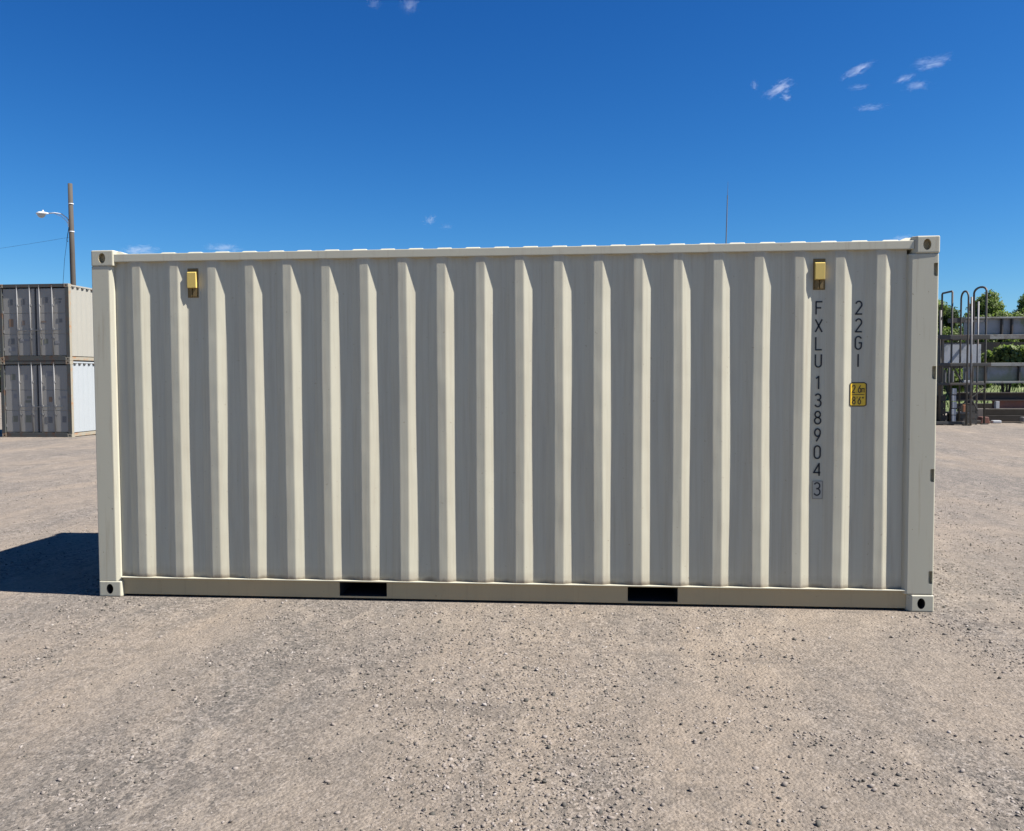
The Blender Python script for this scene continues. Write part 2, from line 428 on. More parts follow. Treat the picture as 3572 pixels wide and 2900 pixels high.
for x0, x1, hi in ((.02,.13,0),(5.93,6.04,1)):
    mb = MB(); mb.box(x0, x1, .165, Wd-.165, 2.48, 2.56); mb.build('end_header', m_cream, box, bevel=.004)
    mb = MB(); mb.box(x0, x1, .165, Wd-.165, .02, .14); mb.build('end_sill', m_cream, box, bevel=.004)
mb = MB(); mb.box(.13, 5.92, .09, Wd-.09, .1395, .1415); mb.build('floor', m_under, box)

# roof sheet with its pressed ridges ------------------------------------
RP, RX0 = .2075, .565
mb = MB()
xs = [(.168, 0)]
k = 0
while RX0 + RP*k + .08 < 5.86:
    xc = RX0 + RP*k; xs += [(xc-.072,0),(xc-.046,1),(xc+.046,1),(xc+.072,0)]; k += 1
xs += [(5.89, 0)]
ys = [(.050,0,0),(.066,1,1),(Wd-.066,1,1),(Wd-.050,0,0)]
vs = [(x, y, 2.559 + (.017 if (r and rr) else 0)) for y, rr, _ in ys for x, r in xs]
n_ = len(xs)
fs = [(j*n_+i, j*n_+i+1, (j+1)*n_+i+1, (j+1)*n_+i) for j in range(3) for i in range(n_-1)]
mb.add(vs, fs).build('roof_panel', m_cream, box)
for x0, x1, xa, xb in ((.176,.25,.176,.205),(5.79,5.884,5.845,5.884)):     # reinforcing plates by the castings
    for back in (0,1):
        y0, y1 = (.030,.26) if not back else (Wd-.26, Wd-.030)
        MB().add([(x0,y0,2.5625),(x1,y0,2.5625),(x1,y1,2.5625),(x0,y1,2.5625),(xa,y0+.01,2.584),(xb,y0+.01,2.584),(xb,y1-.01,2.584),(xa,y1-.01,2.584)],
                 [(3,2,1,0),(4,5,6,7),(0,1,5,4),(1,2,6,5),(2,3,7,6),(3,0,4,7)]).build('corner_plate', m_cream, box)

# closed end (left) and door end (right): out of sight from the front but there
pe = [(.04 + (.036 if (k//2) % 2 else 0), .165 + .0752*k) for k in range(29)]
vs = [(x, y, z) for z in (.14, 2.48) for x, y in pe]; n_ = len(pe)
MB().add(vs, [(i, i+1, n_+i+1, n_+i) for i in range(n_-1)]).build('end_wall', m_cream, box)
for s_ in (0,1):
    y0 = .165 + s_*1.056
    mb = MB(); mb.box(5.975, 6.015, y0, y0+1.05, .145, 2.475); d = mb.build('door', m_cream, box, bevel=.006)
    for yb in (.25, .78):
        mb = MB().tube([(6.036, y0+yb, .06),(6.036, y0+yb, 2.54)], .017, 8); mb.build('lock_bar', m_steel, d)
    mb = MB().box(6.030, 6.048, y0+.28, y0+.76, 1.02, 1.06); mb.build('handle', m_steel, d)

# ventilator covers -------------------------------------------------------
for xc, zt in ((.765, 2.419), (5.2685, 2.419)):
    w, h_ = .034, .113; yf = Y_OUT - .004; yb = Y_IN - .0005; zb = zt - h_
    b = MB().box(xc-w-.007, xc+w+.007, yb-.004, yb, zb-.070, zt+.032).build('vent_base', m_ventbase, box, bevel=.002, seg=1)
    MB().box(xc-w+.004, xc-.004, yb-.013, yb-.0042, zb-.062, zb-.002).build('vent_tab', m_ventbase, b); MB().box(xc+.004, xc+w-.004, yb-.013, yb-.0042, zb-.062, zb-.002).build('vent_tab', m_ventbase, b)
    yb2 = yb - .0045
    vs = [(xc-w, yf, zb),(xc+w, yf, zb),(xc+w, yf, zt),(xc-w, yf, zt),
          (xc-w, yb2, zb-.001),(xc+w, yb2, zb-.001),(xc+w, yb2, zt+.012),(xc-w, yb2, zt+.012)]
    v = MB().add(vs, [(0,1,2,3),(7,6,5,4),(0,4,5,1),(1,5,6,2),(2,6,7,3),(3,7,4,0)]).build('vent', m_vent, box, bevel=.003)

# lettering: strokes cut as thin film ----------------------------------------
def arc(cx, cy, rx, ry, a0, a1, n=10):
    return [(cx + rx*math.cos(R(a0 + (a1-a0)*i/n)), cy + ry*math.sin(R(a0 + (a1-a0)*i/n))) for i in range(n+1)]
W_ = .5          # glyph box 0.5 wide, 1 high
GL = {
 'F': [[(.04,0),(.04,1),(.5,1)],[(.04,.52),(.42,.52)]],
 'X': [[(0,0),(.5,1)],[(0,1),(.5,0)]],
 'L': [[(.04,1),(.04,0),(.5,0)]],
 'U': [[(.03,1),(.03,.24)] + arc(.25,.24,.22,.24,180,360)[1:] + [(.47,1)]],
 '1': [[(.10,.83),(.29,1),(.29,0)]],
 'I': [[(.25,1),(.25,0)]],
 '2': [arc(.25,.74,.22,.26,165,-28) + [(.02,.0),(.5,0)]],
 '3': [arc(.25,.76,.21,.24,155,-80) + [(.20,.53)], [(.20,.53)] + arc(.25,.27,.23,.27,82,-155)],
 '4': [[(.40,0),(.40,.98),(.0,.26),(.5,.26)]],
 '5': [[(.46,1),(.08,1),(.05,.56)] + arc(.25,.32,.23,.32,120,-150)],
 '6': [[(.42,1),(.10,.52)] + [], arc(.25,.30,.22,.30,0,360,16)],
 '8': [arc(.25,.76,.20,.24,0,360,14), arc(.25,.26,.23,.26,0,360,14)],
 '9': [arc(.25,.70,.21,.30,0,360,16), [(.45,.62),(.40,.42),(.16,0)]],
 '0': [[(.03,.26)] + arc(.25,.26,.22,.26,180,360)[1:] + [(.47,.74)] + arc(.25,.74,.22,.26,0,180)[1:] + [(.03,.26)]],
 'G': [arc(.25,.74,.22,.26,20,180) + arc(.25,.26,.22,.26,180,360)[0:] + [(.47,.50),(.27,.50)]],
 'm': [[(.0,0),(.0,.62)], [(.0,.45)] + arc(.15,.45,.15,.19,180,0)[1:] + [(.30,0)], [(.30,.45)] + arc(.45,.45,.15,.19,180,0)[1:] + [(.60,0)]],
 '.': [[(.1,0),(.1,.06)]],
 "'": [[(.1,1),(.07,.78)]],
 '"': [[(.05,1),(.03,.78)],[(.22,1),(.20,.78)]],
}
def glyph(mb, ch, x, z, h, wscale, sw, y, th=.0008):
    def add_disc(p):
        ring = [(p[0] + sw/2*math.cos(2*math.pi*i/8), p[1] + sw/2*math.sin(2*math.pi*i/8)) for i in range(8)]
        mb.add([(a, y, b) for a, b in ring], [tuple(range(8))])
    for st in GL[ch]:
        pts = [(x + px*wscale*2, z + pz*h) for px, pz in st]
        for a, b in zip(pts, pts[1:]):
            d = Vector((b[0]-a[0], b[1]-a[1]))
            if d.length < 1e-6: continue
            nrm = Vector((-d.y, d.x)).normalized()*sw/2
            mb.add([(a[0]+nrm.x,y,a[1]+nrm.y),(b[0]+nrm.x,y,b[1]+nrm.y),(b[0]-nrm.x,y,b[1]-nrm.y),(a[0]-nrm.x,y,a[1]-nrm.y)], [(0,1,2,3)])
        for i_, p in enumerate(pts[1:-1]): 
            ring = [(p[0] + sw/2*math.cos(2*math.pi*i/8), p[1] + sw/2*math.sin(2*math.pi*i/8)) for i in range(8)]
            yy_ = y - .00012*(1 + i_ % 2)
            mb.add([(a, yy_, b) for a, b in ring], [tuple(range(8))])
YL = Y_IN - .0028
tops = [('F',2.171),('X',2.048),('L',1.924),('U',1.803),('1',1.648),('3',1.524),('8',1.402),('9',1.279),('0',1.158),('4',1.035),('3',.897)]
for ch, zt in tops:
    mb = MB(); zt = zt*.9905 + .0087; glyph(mb, ch, 5.2465, zt - .093, .088, 0.0455, .0106, YL - (.0012 if zt < .9 else 0)); mb.build('letter', m_black, box)
for ch, zt in [('2',2.171),('2',2.048),('G',1.926),('I',1.803)]:
    mb = MB(); zt = zt*.9905 + .0087; glyph(mb, ch, 5.5150, zt - .093, .088, 0.0455, .0106, YL); mb.build('letter', m_black, box)
MB().box(5.2385, 5.3075, YL-.0009, Y_IN+.001, .778, .905).build('check_digit_patch', m_letterpatch, box)

mb = MB()
for a_ in ((5.2385,5.2415,.778,.905),(5.3045,5.3075,.778,.905),(5.2415,5.3045,.778,.781),(5.2415,5.3045,.902,.905)):
    mb.box(a_[0], a_[1], YL-.0016, YL-.0010, a_[2], a_[3])
mb.build('check_digit_frame', m_letterpatch2, box)
# height sticker, pressed over the fold
sx = [5.4815, 5.4980, 5.5822, 5.5970]
sl_ = DEP/SL
sy = [Y_IN - sl_*(5.4981-5.4815) - .003, Y_IN-.003, Y_IN-.003, Y_IN - sl_*(5.5970-5.5822) - .003]
def sticker(name, inset, dy, m, z0, z1, parent, rad):
    xs_ = [sx[0]+inset, sx[1], sx[2], sx[3]-inset]
    ins = [0+inset*.42, 0, 0, inset*.42]
    y_ = [sy[i] + ins[i] - dy for i in range(4)]
    zlo = [z0+inset+rad, z0+inset, z0+inset, z0+inset+rad]; zhi = [z1-inset-rad, z1-inset, z1-inset, z1-inset-rad]
    vs = [(xs_[i], y_[i], zlo[i]) for i in range(4)] + [(xs_[i], y_[i], zhi[i]) for i in range(4)]
    fs = [(i,i+1,5+i,4+i) for i in range(3)]
    return MB().add(vs, fs).build(name, m, parent)
stk = sticker('height_sticker', 0, 0, m_stkblack, 1.426, 1.595, box, .010)
sticker('sticker_field', .0075, .0006, m_yellow, 1.426, 1.595, stk, .007)
MB().box(5.4975, 5.583, YL-.0022, YL-.0018, 1.5075, 1.512).build('divider', m_stkblack, stk)
mb = MB(); x = 5.5005
for ch, dx in (('2',.027),('.',.012),('6',.027)): glyph(mb, ch, x, 1.524, .050, .020, .0068, YL-.0020); x += dx
glyph(mb, 'm', 5.5620, 1.524, .044, .018, .0055, YL-.0020); mb.build('print', m_stkblack, stk)
mb = MB(); glyph(mb, '8', 5.502, 1.443, .050, .020, .0068, YL-.0020); glyph(mb, "'", 5.530, 1.443, .050, .02, .005, YL-.002)
glyph(mb, '6', 5.539, 1.443, .050, .020, .0068, YL-.0020); glyph(mb, '"', 5.568, 1.443, .050, .02, .005, YL-.002); mb.build('print', m_stkblack, stk)

# ================================================================== CONTAINERS IN THE BACKGROUND (left)
m_doorgrey = paint('weathered grey door paint', (.275,.258,.22), (.16,.14,.12), 1.4, .55)
m_frame = rusty('dull green grey frame and shade', (.07,.072,.062), (.10,.05,.025), .38)  # header and sill paint, also painted shade on posts and rail dashes
m_creamside = paint('old cream side paint', (.277,.264,.22), (.3,.24,.16), .7)
m_whiteside = paint('bluish white side paint', (.30,.318,.316), (.3,.28,.25), .5)
m_postrust = rusty('cream post with rust', (.273,.242,.176), (.32,.16,.07), .42, .6, 3)
m_bar = paint('pale lock bar', (.165,.163,.157), (.25,.2,.15), .8, .5)
m_pl = {'d': mat('dark placard', (.13,.128,.12), .6), 'o': mat('orange placard', (.21,.135,.08), .6), 'b': mat('brown placard', (.18,.135,.10), .6),
        'f': mat('faded placard', (.20,.195,.19), .6), 'g': mat('olive placard', (.16,.158,.115), .6)}
SX, SY, SZ, SROT = -13.30, 21.80, -.385, R(-1.8)
def back_container(name, label, z0, side_mat, marks, v0, vh):
    c = empty(name, label, 'shipping container', (SX, SY, z0), SROT, 'stacked containers at the left')
    Wc, Hc, Lc = 2.53, 2.588, 6.058
    for sx_ in (0,1):
        for sy_ in (0,1):
            for sz_ in (0,1):
                x0 = -.17 if sx_ else -Wc; y0 = 0 if sy_ == 0 else Lc-.178; z_ = 0 if sz_ == 0 else Hc-.118
                o = MB().box(x0, x0+.17, y0, y0+.178, z_, z_+.118).build('corner_casting', m_postrust, c, bevel=.008)
                ov = [(x0+.085+.03*math.cos(a), z_+.059+.036*math.sin(a)) for a in [2*math.pi*i/10 for i in range(10)]]
                if sy_ == 0: cu = MB().prism(ov, 'y', -.02, .08).build('cutter', m_dark, c); cut(o, cu)
            x0 = -.13 if sx_ else -Wc; y0 = .004 if sy_ == 0 else Lc-.13
            MB().box(x0+.002, x0+.128, y0, y0+.126, .118, Hc-.118).build('corner_post', m_frame, c, bevel=.006)  # dark colour paints the shade on the post front
            if sx_: MB().box(-.0018, .004, y0 + .002, y0 + .12, .120, Hc-.120).build('post_side', m_postrust, c)  # cream skin keeps the sunlit side of the darkened post pale
    MB().box(-Wc+.17, -.17, .006, .09, Hc-.115, Hc-.003).build('header', m_frame, c, bevel=.006)
    MB().box(-Wc+.17, -.17, .002, .10, .003, .155).build('sill', m_frame, c, bevel=.006)
    for s in (0,1):
        xa, xb = (-1.190, -.134) if s else (-Wc+.134, -1.248)
        mb = MB(); zz = [.175, .90, 1.60, Hc-.150]
        mb.box(xa, xb, .060, .085, .170, Hc-.145)
        for za, zb in zip(zz, zz[1:]): mb.box(xa+.015, xb-.015, .045, .0605, za+.012, zb-.012)
        d = mb.build('door', m_doorgrey, c, bevel=.004, seg=1)
        MB().box(xa-.058 if s else xa-.008, xa-.0005 if s else xa-.0005, .066, .080, .165, Hc-.14).build('gasket', m_dark, d)
        for xb_ in ((-.605,-1.064) if s else (-1.407,-1.865)):
            MB().tube([(xb_,.022,.05),(xb_,.022,Hc-.05)], .018, 8).build('lock_bar', m_bar, d, smooth=True)
            for zb in (.06, .75, 1.05, 1.85, Hc-.12):
                MB().box(xb_-.045, xb_+.045, .012, .046, zb, zb+.05).build('bar_bracket', m_bar, d)
            MB().box(xb_-.02, xb_+.30 if s == 0 else xb_+.28, .006, .016, 1.02, 1.05).build('handle', m_bar, d)
        for zb in (.35,.95,1.6,2.2):
            xh = -.15 if s else -Wc+.10
            MB().box(xh, xh+.06, .030, .055, zb, zb+.09).build('hinge', m_bar, d)
    for (u, v, w, h_, k) in marks:
        x = -(715-u)/745*Wc; z = (v0-v)/vh*2.588; w_, hh = w/745*Wc*.5, h_/vh*2.588*.5
        MB().box(x-w_, x+w_, .0395, .0445, z-hh, z+hh).build('placard', m_pl[k], c)
    # corrugated long sides
    for s in (0,1):
        pts = []; y = .13
        while y < Lc - .20:
            pts += [(0,y),(0,y+.07),(1,y+.138),(1,y+.208)]; y += .276
        pts.append((0, Lc-.13))
        X = (lambda k: -.022 - .034*k) if s else (lambda k: -Wc + .022 + .034*k)
        vs = [(X(k), yy_, z_) for z_ in (.16, Hc-.075) for k, yy_ in pts]; n_ = len(pts)
        MB().add(vs, [(i,i+1,n_+i+1,n_+i) for i in range(n_-1)]).build('side_panel', side_mat, c)
        xr = (-.085,-.012) if s else (-Wc+.012,-Wc+.085)
        MB().box(*xr, .178, Lc-.178, Hc-.075, Hc-.022).build('top_rail', side_mat, c, bevel=.005)
        MB().box(*xr, .178, Lc-.178, .02, .135).build('bottom_rail', m_postrust, c, bevel=.005)
        for q in range(int((Lc-.4)/.276)):
            yq = .13 + .276*q + .138
            MB().box(xr[0]+.02 if s else xr[0], xr[1]+.0005 if s else xr[1]-.02, yq, yq+.10, Hc-.118, Hc-.0765).build('shadow_dash', m_frame, c)  # dark blocks stand in for corrugation shadow under the top rail
    MB().box(-Wc+.03, -.03, .09, Lc-.05, Hc-.05, Hc-.03).build('roof_panel', side_mat, c)
    MB().box(-Wc+.03, -.03, Lc-.06, Lc-.03, .12, Hc-.06).build('end_wall', side_mat, c)
    MB().box(-Wc+.09, -.09, .10, Lc-.07, .10, .135).build('floor', m_under, c)
    return c
up_marks = [(95,290,40,60,'d'),(228,285,30,60,'d'),(465,270,50,60,'d'),(600,262,70,16,'d'),(600,290,50,22,'d'),(95,500,45,80,'o'),(225,500,25,50,'b'),(440,490,50,18,'b'),
            (605,480,60,40,'d'),(95,690,60,60,'d'),(235,680,95,20,'f'),(460,690,40,50,'g'),(405,700,20,50,'g'),(575,700,45,30,'f'),(100,770,60,40,'f')]
lo_marks = [(100,1060,45,60,'g'),(235,1065,30,50,'f'),(480,1030,60,50,'f'),(425,1165,20,30,'d'),(115,1250,30,40,'f'),(270,1260,60,24,'g'),(250,1300,60,24,'g'),(490,1280,35,50,'o'),
            (620,1260,70,22,'f'),(110,1470,50,60,'g'),(250,1470,60,70,'g'),(465,1480,75,60,'d'),(630,1475,40,60,'d')]
back_container('shipping_container', 'lower grey-doored container with bluish white side at the bottom of the stack', SZ, m_whiteside, lo_marks, 1650, 745)
back_container('shipping_container', 'upper grey-doored container with cream side on top of the stack', SZ + 2.592, m_creamside, up_marks, 890, 785)

# ================================================================== LIGHT POLE, WIRES, MAST
def gz(x, y): return float(ground_z(np.array([x]), np.array([y]))[0])
m_wood = mat('weathered pole timber', (.10,.08,.06), .85); t = NT(m_wood)
t.color(t.mix(t.noise(3,6,.7,t.mapping((12,12,.5))), (.03,.025,.02), (.085,.072,.055))); t.bump(t.noise(3,6,.7,t.mapping((20,20,.6))), .5, .01)
m_alu = paint('dull lamp metal', (.62,.63,.62), (.3,.3,.3), .4, .35)
m_lens = mat('lamp glass bowl', (.42,.45,.44), .25)
m_wire = mat('wire', (.03,.03,.032), .6)
PX, PY = -23.97, 40.0; pz = gz(PX, PY)
pole = empty('street_light', 'wooden utility pole with a curved lamp arm rising behind the stacked containers', 'street light', (PX, PY, pz))
MB().tube([(0,0,-.5),(.03,0,4),(.0,0,9),(-.02,0,12.3-pz)], [.165,.155,.135,.118], 12).build('pole', m_wood, pole, smooth=True)
za = 10.55 - pz
MB().tube([(-.12,0,za-.35),(-.25,0,za-.12),(-.55,0,za+.10),(-.95,0,za+.17),(-1.35,0,za+.15)], .032, 8).build('lamp_arm', m_alu, pole, smooth=True)
MB().tube([(-.12,0,za-.55),(-.30,0,za-.28),(-.60,0,za-.02),(-.95,0,za+.13)], .016, 6).build('brace', m_alu, pole, smooth=True)
MB().box(-.16,-.09,-.09,.09,za-.62,za-.28).build('bracket', m_alu, pole, bevel=.01)
vs = []; fs = []; secs = [(-1.28,.05,.04),(-1.40,.10,.07),(-1.58,.17,.12),(-1.80,.19,.13),(-1.95,.12,.08),(-2.02,.03,.03)]
for x, hw, hh in secs:
    for k in range(12):
        a = 2*math.pi*k/12; vs.append((x, hw*math.cos(a), za + .13 + (hh if math.sin(a) > 0 else hh*.35)*math.sin(a)))
for i in range(len(secs)-1):
    for k in range(12): fs.append((i*12+k, i*12+(k+1)%12, (i+1)*12+(k+1)%12, (i+1)*12+k))
fs += [tuple(range(12)), tuple(range(60,72))]
head = MB().add(vs, fs).build('lamp_head', m_alu, pole, smooth=True)
vs = []; fs = []
for j, (q, dz) in enumerate([(1,0),(.92,-.07),(.7,-.15),(.35,-.20)]):
    for k in range(12):
        a = 2*math.pi*k/12; vs.append((-1.72 + .235*q*math.cos(a), .165*q*math.sin(a), za + .115 + dz))
for j in range(3):
    for k in range(12): fs.append((j*12+k, j*12+(k+1)%12, (j+1)*12+(k+1)%12, (j+1)*12+k))
fs.append(tuple(range(36,48)))
MB().add(vs, fs).build('lamp_bowl', m_lens, head, smooth=True)
MB().tube([(-1.63,0,za+.24),(-1.63,0,za+.33)], .05, 10).build('photocell', m_alu, head)
MB().tube([(-.15,.02,za-.6),(-.24,.02,za-1.0),(-.30,.02,za-1.35),(-.24,.02,za-1.42)], .02, 6).build('cable', m_wire, pole)
MB().tube([(-.16,0,za-.6),(-.45,0,za-2.4),(-.62,0,za-4.2),(-.68,0,0)], .010, 5).build('conduit_wire', m_wire, pole)
for zc in (za+.62, za-.9): MB().tube([(0,0,zc),(0,0,zc+.05)], .142, 12).build('band', m_alu, pole)
mb = MB(); mb.tube([(PX-.15 - q*12/8, PY + q*.6, 9.35 - .30*math.sin(math.pi*q/16)) for q in range(17)], .006, 5)
o = mb.build('overhead_wire', m_wire); tag(o, 'thin dark overhead wire running left from the wooden pole', 'wire')
mast = empty('antenna_mast', 'thin whip antenna mast rising above the middle right of the big container roof', 'antenna', (9.86, 30, gz(9.86,30)))
m_mast = mat('dull mast metal', (.11,.13,.16), .6)
MB().tube([(0,0,0),(.04,0,7.0),(.085,0,8.9)], [.03,.024,.020], 8).build('mast', m_mast, mast)
MB().tube([(.085,0,8.9),(.10,0,9.45)], [.009,.005], 6).build('whip', m_mast, mast)
MB().box(-.12,.12,-.12,.12,0,.02).build('base_plate', m_mast, mast)

# ================================================================== RIGHT: PIPE RACK
m_rack = rusty('brown grey rack steel', (.058,.056,.048), (.08,.056,.04), .4, .6, 3)
m_rackl = rusty('worn grey rack steel', (.13,.13,.128), (.11,.075,.05), .3, .55, 3)
m_white = paint('white plastic', (.40,.405,.40), (.2,.17,.14), .9)
m_orange = paint('orange plastic', (.30,.13,.06), (.3,.15,.08), .6)
rack = empty('pipe_rack', 'tall dark steel storage rack with three hooped uprights at the right of the container', 'storage rack', (0,0,0))
def hoop(x, ya, yb, zt, r, rad, square=False, m=m_rack):
    pts = [(x, ya, 0)] + [(x, ya, zt*.5)]
    if square: pts += [(x, ya, zt-.03),(x, ya+.04, zt),(x, yb-.04, zt),(x, yb, zt-.03)]
    else:
        for i in range(9):
            a = math.pi*i/8; pts.append((x, (ya+yb)/2 - math.cos(a)*(yb-ya)/2, zt - rad + rad*math.sin(a)))
    pts += [(x, yb, zt*.5), (x, yb, 0)]
    MB().tube(pts, r, 8).build('hoop_upright', m, rack, smooth=True)
hoop(15.62, 22.20, 22.96, 4.26, .032, .2, True)
hoop(15.94, 21.80, 22.31, 4.24, .030, .22)
hoop(16.86, 22.62, 23.48, 4.46, .034, .16)
MB().tube([(16.14,21.95,0),(16.10,21.95,4.05)], .034, 8).build('upright', m_rackl, rack, smooth=True)
MB().tube([(15.28,22.2,0),(15.26,22.2,3.66)], .045, 8).build('upright', m_rack, rack, smooth=True)
MB().tube([(14.55,22.2,0),(14.55,22.2,3.9)], .035, 8).build('upright', m_rack, rack, smooth=True)
MB().tube([(16.56,22.5,0),(16.56,22.5,3.95)], .030, 8).build('upright', m_rackl, rack, smooth=True)
for z, hgt, x1 in ((2.80,.14,16.75),(1.93,.10,16.80),(1.31,.075,16.6)):
    MB().box(14.5, x1, 22.08, 22.16, z-hgt/2, z+hgt/2).build('beam', m_rack, rack, bevel=.01)
    MB().box(14.5, x1, 22.90, 22.98, z-hgt/2, z+hgt/2).build('beam', m_rack, rack, bevel=.01)
    for q in range(4): MB().box(14.6 + q*.62, 14.68 + q*.62, 22.162, 22.898, z-.03, z+.03).build('cross_bar', m_rack, rack)
MB().box(14.4, 16.0, 22.02, 22.12, .03, .12).build('base_rail', m_rack, rack, bevel=.01)
MB().box(14.4, 16.9, 22.92, 23.02, .03, .12).build('base_rail', m_rack, rack, bevel=.01)
MB().box(15.70, 16.25, 22.30, 22.85, .36, .41).build('shelf_tray', m_rackl, rack)
MB().tube([(15.65,22.25,1.95),(16.5,22.25,.45)], .024, 6).build('diagonal_brace', m_rack, rack)
MB().tube([(15.72,22.25,.45),(16.72,22.25,1.2)], .020, 6).build('diagonal_brace', m_rack, rack)
for fx, fy in ((15.62,22.2),(15.94,21.8),(16.86,22.62),(15.28,22.2)):
    MB().box(fx-.09, fx+.09, fy-.09, fy+.09, 0, .03).build('foot_plate', m_rack, rack)
MB().box(15.70, 16.05, 22.3, 22.7, 3.28, 3.42).build('top_box', m_rack, rack)
MB().box(16.2, 16.9, 22.6, 22.66, 3.30, 3.36).build('top_bar', m_rackl, rack)
for q in range(5):
    zq = .125 + .215*q
    tag(MB().box(15.60 - .01*(q%2), 15.71 + .012*(q%3), 22.0, 22.078, zq, zq+.195 - .01*(q%2)).build('white_block', m_white, None, bevel=.012),
        ['lowest white block in the column at the foot of the rack', 'second white block from the bottom in the column on the rack', 'middle white block in the column on the rack',
         'second white block from the top in the column on the rack', 'topmost white block in the column on the rack'][q], 'block', 'white blocks stacked in the rack')
tag(MB().box(15.98, 16.20, 22.09, 22.15, 1.356, 1.43).build('white_carton', m_white, None, bevel=.008), 'small white carton lying on the lower beam of the rack', 'carton')
tag(MB().box(16.10, 16.24, 22.40, 22.55, .412, .64).build('orange_bin', m_orange, None, bevel=.015), 'small orange bin standing on the low rack tray', 'bin')
for q, (xp, hp, rp) in enumerate(((15.74,.42,.04),(15.86,.50,.035),(15.98,.38,.045),(16.38,.46,.035))):
    tag(MB().tube([(xp,22.93,1.356),(xp,22.93,1.356+hp)], rp, 10).build('pipe_offcut', m_rackl, None, smooth=False),
        ['left grey pipe offcut standing on the rear lower beam of the rack', 'tallest grey pipe offcut standing on the rear lower beam of the rack',
         'short thick grey pipe offcut beside the tallest one on the rack', 'thin grey pipe offcut standing apart at the right of the rack'][q], 'pipe', 'pipe offcuts on the rack')
m_sheet = mat('pale stained board', (.5,.53,.57), .6); t = NT(m_sheet)
t.color(t.mix(t.ramp(t.noise(3,5,.6), [(.5,0.),(.68,1.)]), (.36,.38,.40), (.19,.21,.22)))
tag(MB().box(15.70, 16.40, 22.92, 22.945, 1.992, 2.62).build('white_board', m_sheet, None, bevel=.004), 'wide pale grey board leaning inside the rack above its middle beam', 'board', 'pale boards in the rack')
tag(MB().box(16.45, 16.86, 22.92, 22.945, 1.992, 2.60).build('white_board', m_sheet, None, bevel=.004), 'narrow pale board at the right end of the rack middle beam', 'board', 'pale boards in the rack')

# ================================================================== RIGHT: STEEL PLATFORM
m_web = mat('grey stained web plate', (.33,.35,.36), .5); t = NT(m_web); zw = t.sep()[2]
c = t.mix(t.ramp(t.noise(1.6,6,.6), [(.42,0.),(.62,1.)]), (.25,.265,.28), (.15,.17,.13))
t.color(t.mix(t.ramp(t.noise(2.6,6,.65,t.mapping((1,1,.6))), [(.55,0.),(.7,1.)]), c, (.12,.145,.06)))
low_green = t.math('SUBTRACT', t.math('MULTIPLY_ADD', t.noise(2.4,6,.7,t.mapping((1,1,.6))), .75, 1.40), zw, clamp=True)  # green tint grows towards the bottom of the web
c2 = t.b.inputs['Base Color'].links[0].from_socket
t.color(t.mix(t.math('MULTIPLY', t.ramp(low_green, [(.10,0.),(.42,1.)]), .8), c2, (.16,.175,.085)))
m_flange = rusty('pale weathered flange', (.27,.275,.25), (.13,.11,.085), .45, .6, 2.2)
plat = empty('steel_platform', 'two-level grey steel girder platform with pale flanges behind the rack at the far right', 'platform', (0,0,0))
Yp = 24.6
def at(v): return 1.6585 + (v - 1.6585)*.957            # heights measured at y = 26 brought to the platform's distance
def girder(z0, z1, flz, nm, nst):
    xs0, xs1 = 17.05, 30.0
    MB().box(xs0, xs1, Yp, Yp+.02, z0, z1).build(nm + '_web', m_web, plat)
    for za_, zb_ in flz: MB().box(xs0, xs1, Yp-.16, Yp+.18, za_, zb_).build(nm + '_flange', m_flange, plat, bevel=.008)
    for q in range(nst):
        x = 18.25 + q*.98 if nm == 'upper' else 17.75 + q*1.1
        if nm == 'upper' and q % 3 == 0: xx_ = (x, x+.33)
        else: xx_ = (x,)
        for x_ in xx_: MB().box(x_, x_+.045, Yp-.13, Yp-.001, z0+.002, z1-.002).build('stiffener', m_rack, plat)
girder(at(3.034), at(3.60), [(at(2.872), at(3.030)), (at(3.602), at(3.66))], 'upper', 12)
girder(at(1.368), at(1.898), [(at(1.902), at(2.02)), (at(1.285), at(1.364))], 'lower', 11)
for xq in (17.2, 23.2, 29.6):
    MB().box(xq, xq+.20, Yp+.02, Yp+.22, gz(xq,Yp), at(1.284)).build('column', m_rack, plat)
    MB().box(xq, xq+.20, Yp+.022, Yp+.22, at(2.022), at(2.870)).build('column', m_rack, plat)
for q in range(9):
    MB().box(17.2+q*1.45, 18.6+q*1.45, Yp+.19, Yp+.95, at(2.98), at(3.028)).build('deck_plate', m_rack, plat)
for xq in (17.2, 23.2, 29.6): MB().box(xq, xq+.20, Yp+2.4, Yp+2.6, gz(xq,Yp+2.5), at(2.978)).build('column', m_rack, plat)

m_shadesheet = rusty('black shade sheet', (.016,.016,.015), (.03,.022,.016), .4, .8, 2)  # black sheets added in place of the deep shade behind the platform
for q in range(6): MB().box(17.42+q*2.06, 19.44+q*2.06, Yp+2.45, Yp+2.5, at(1.85), at(2.86)).build('shade_sheet', m_shadesheet, plat)
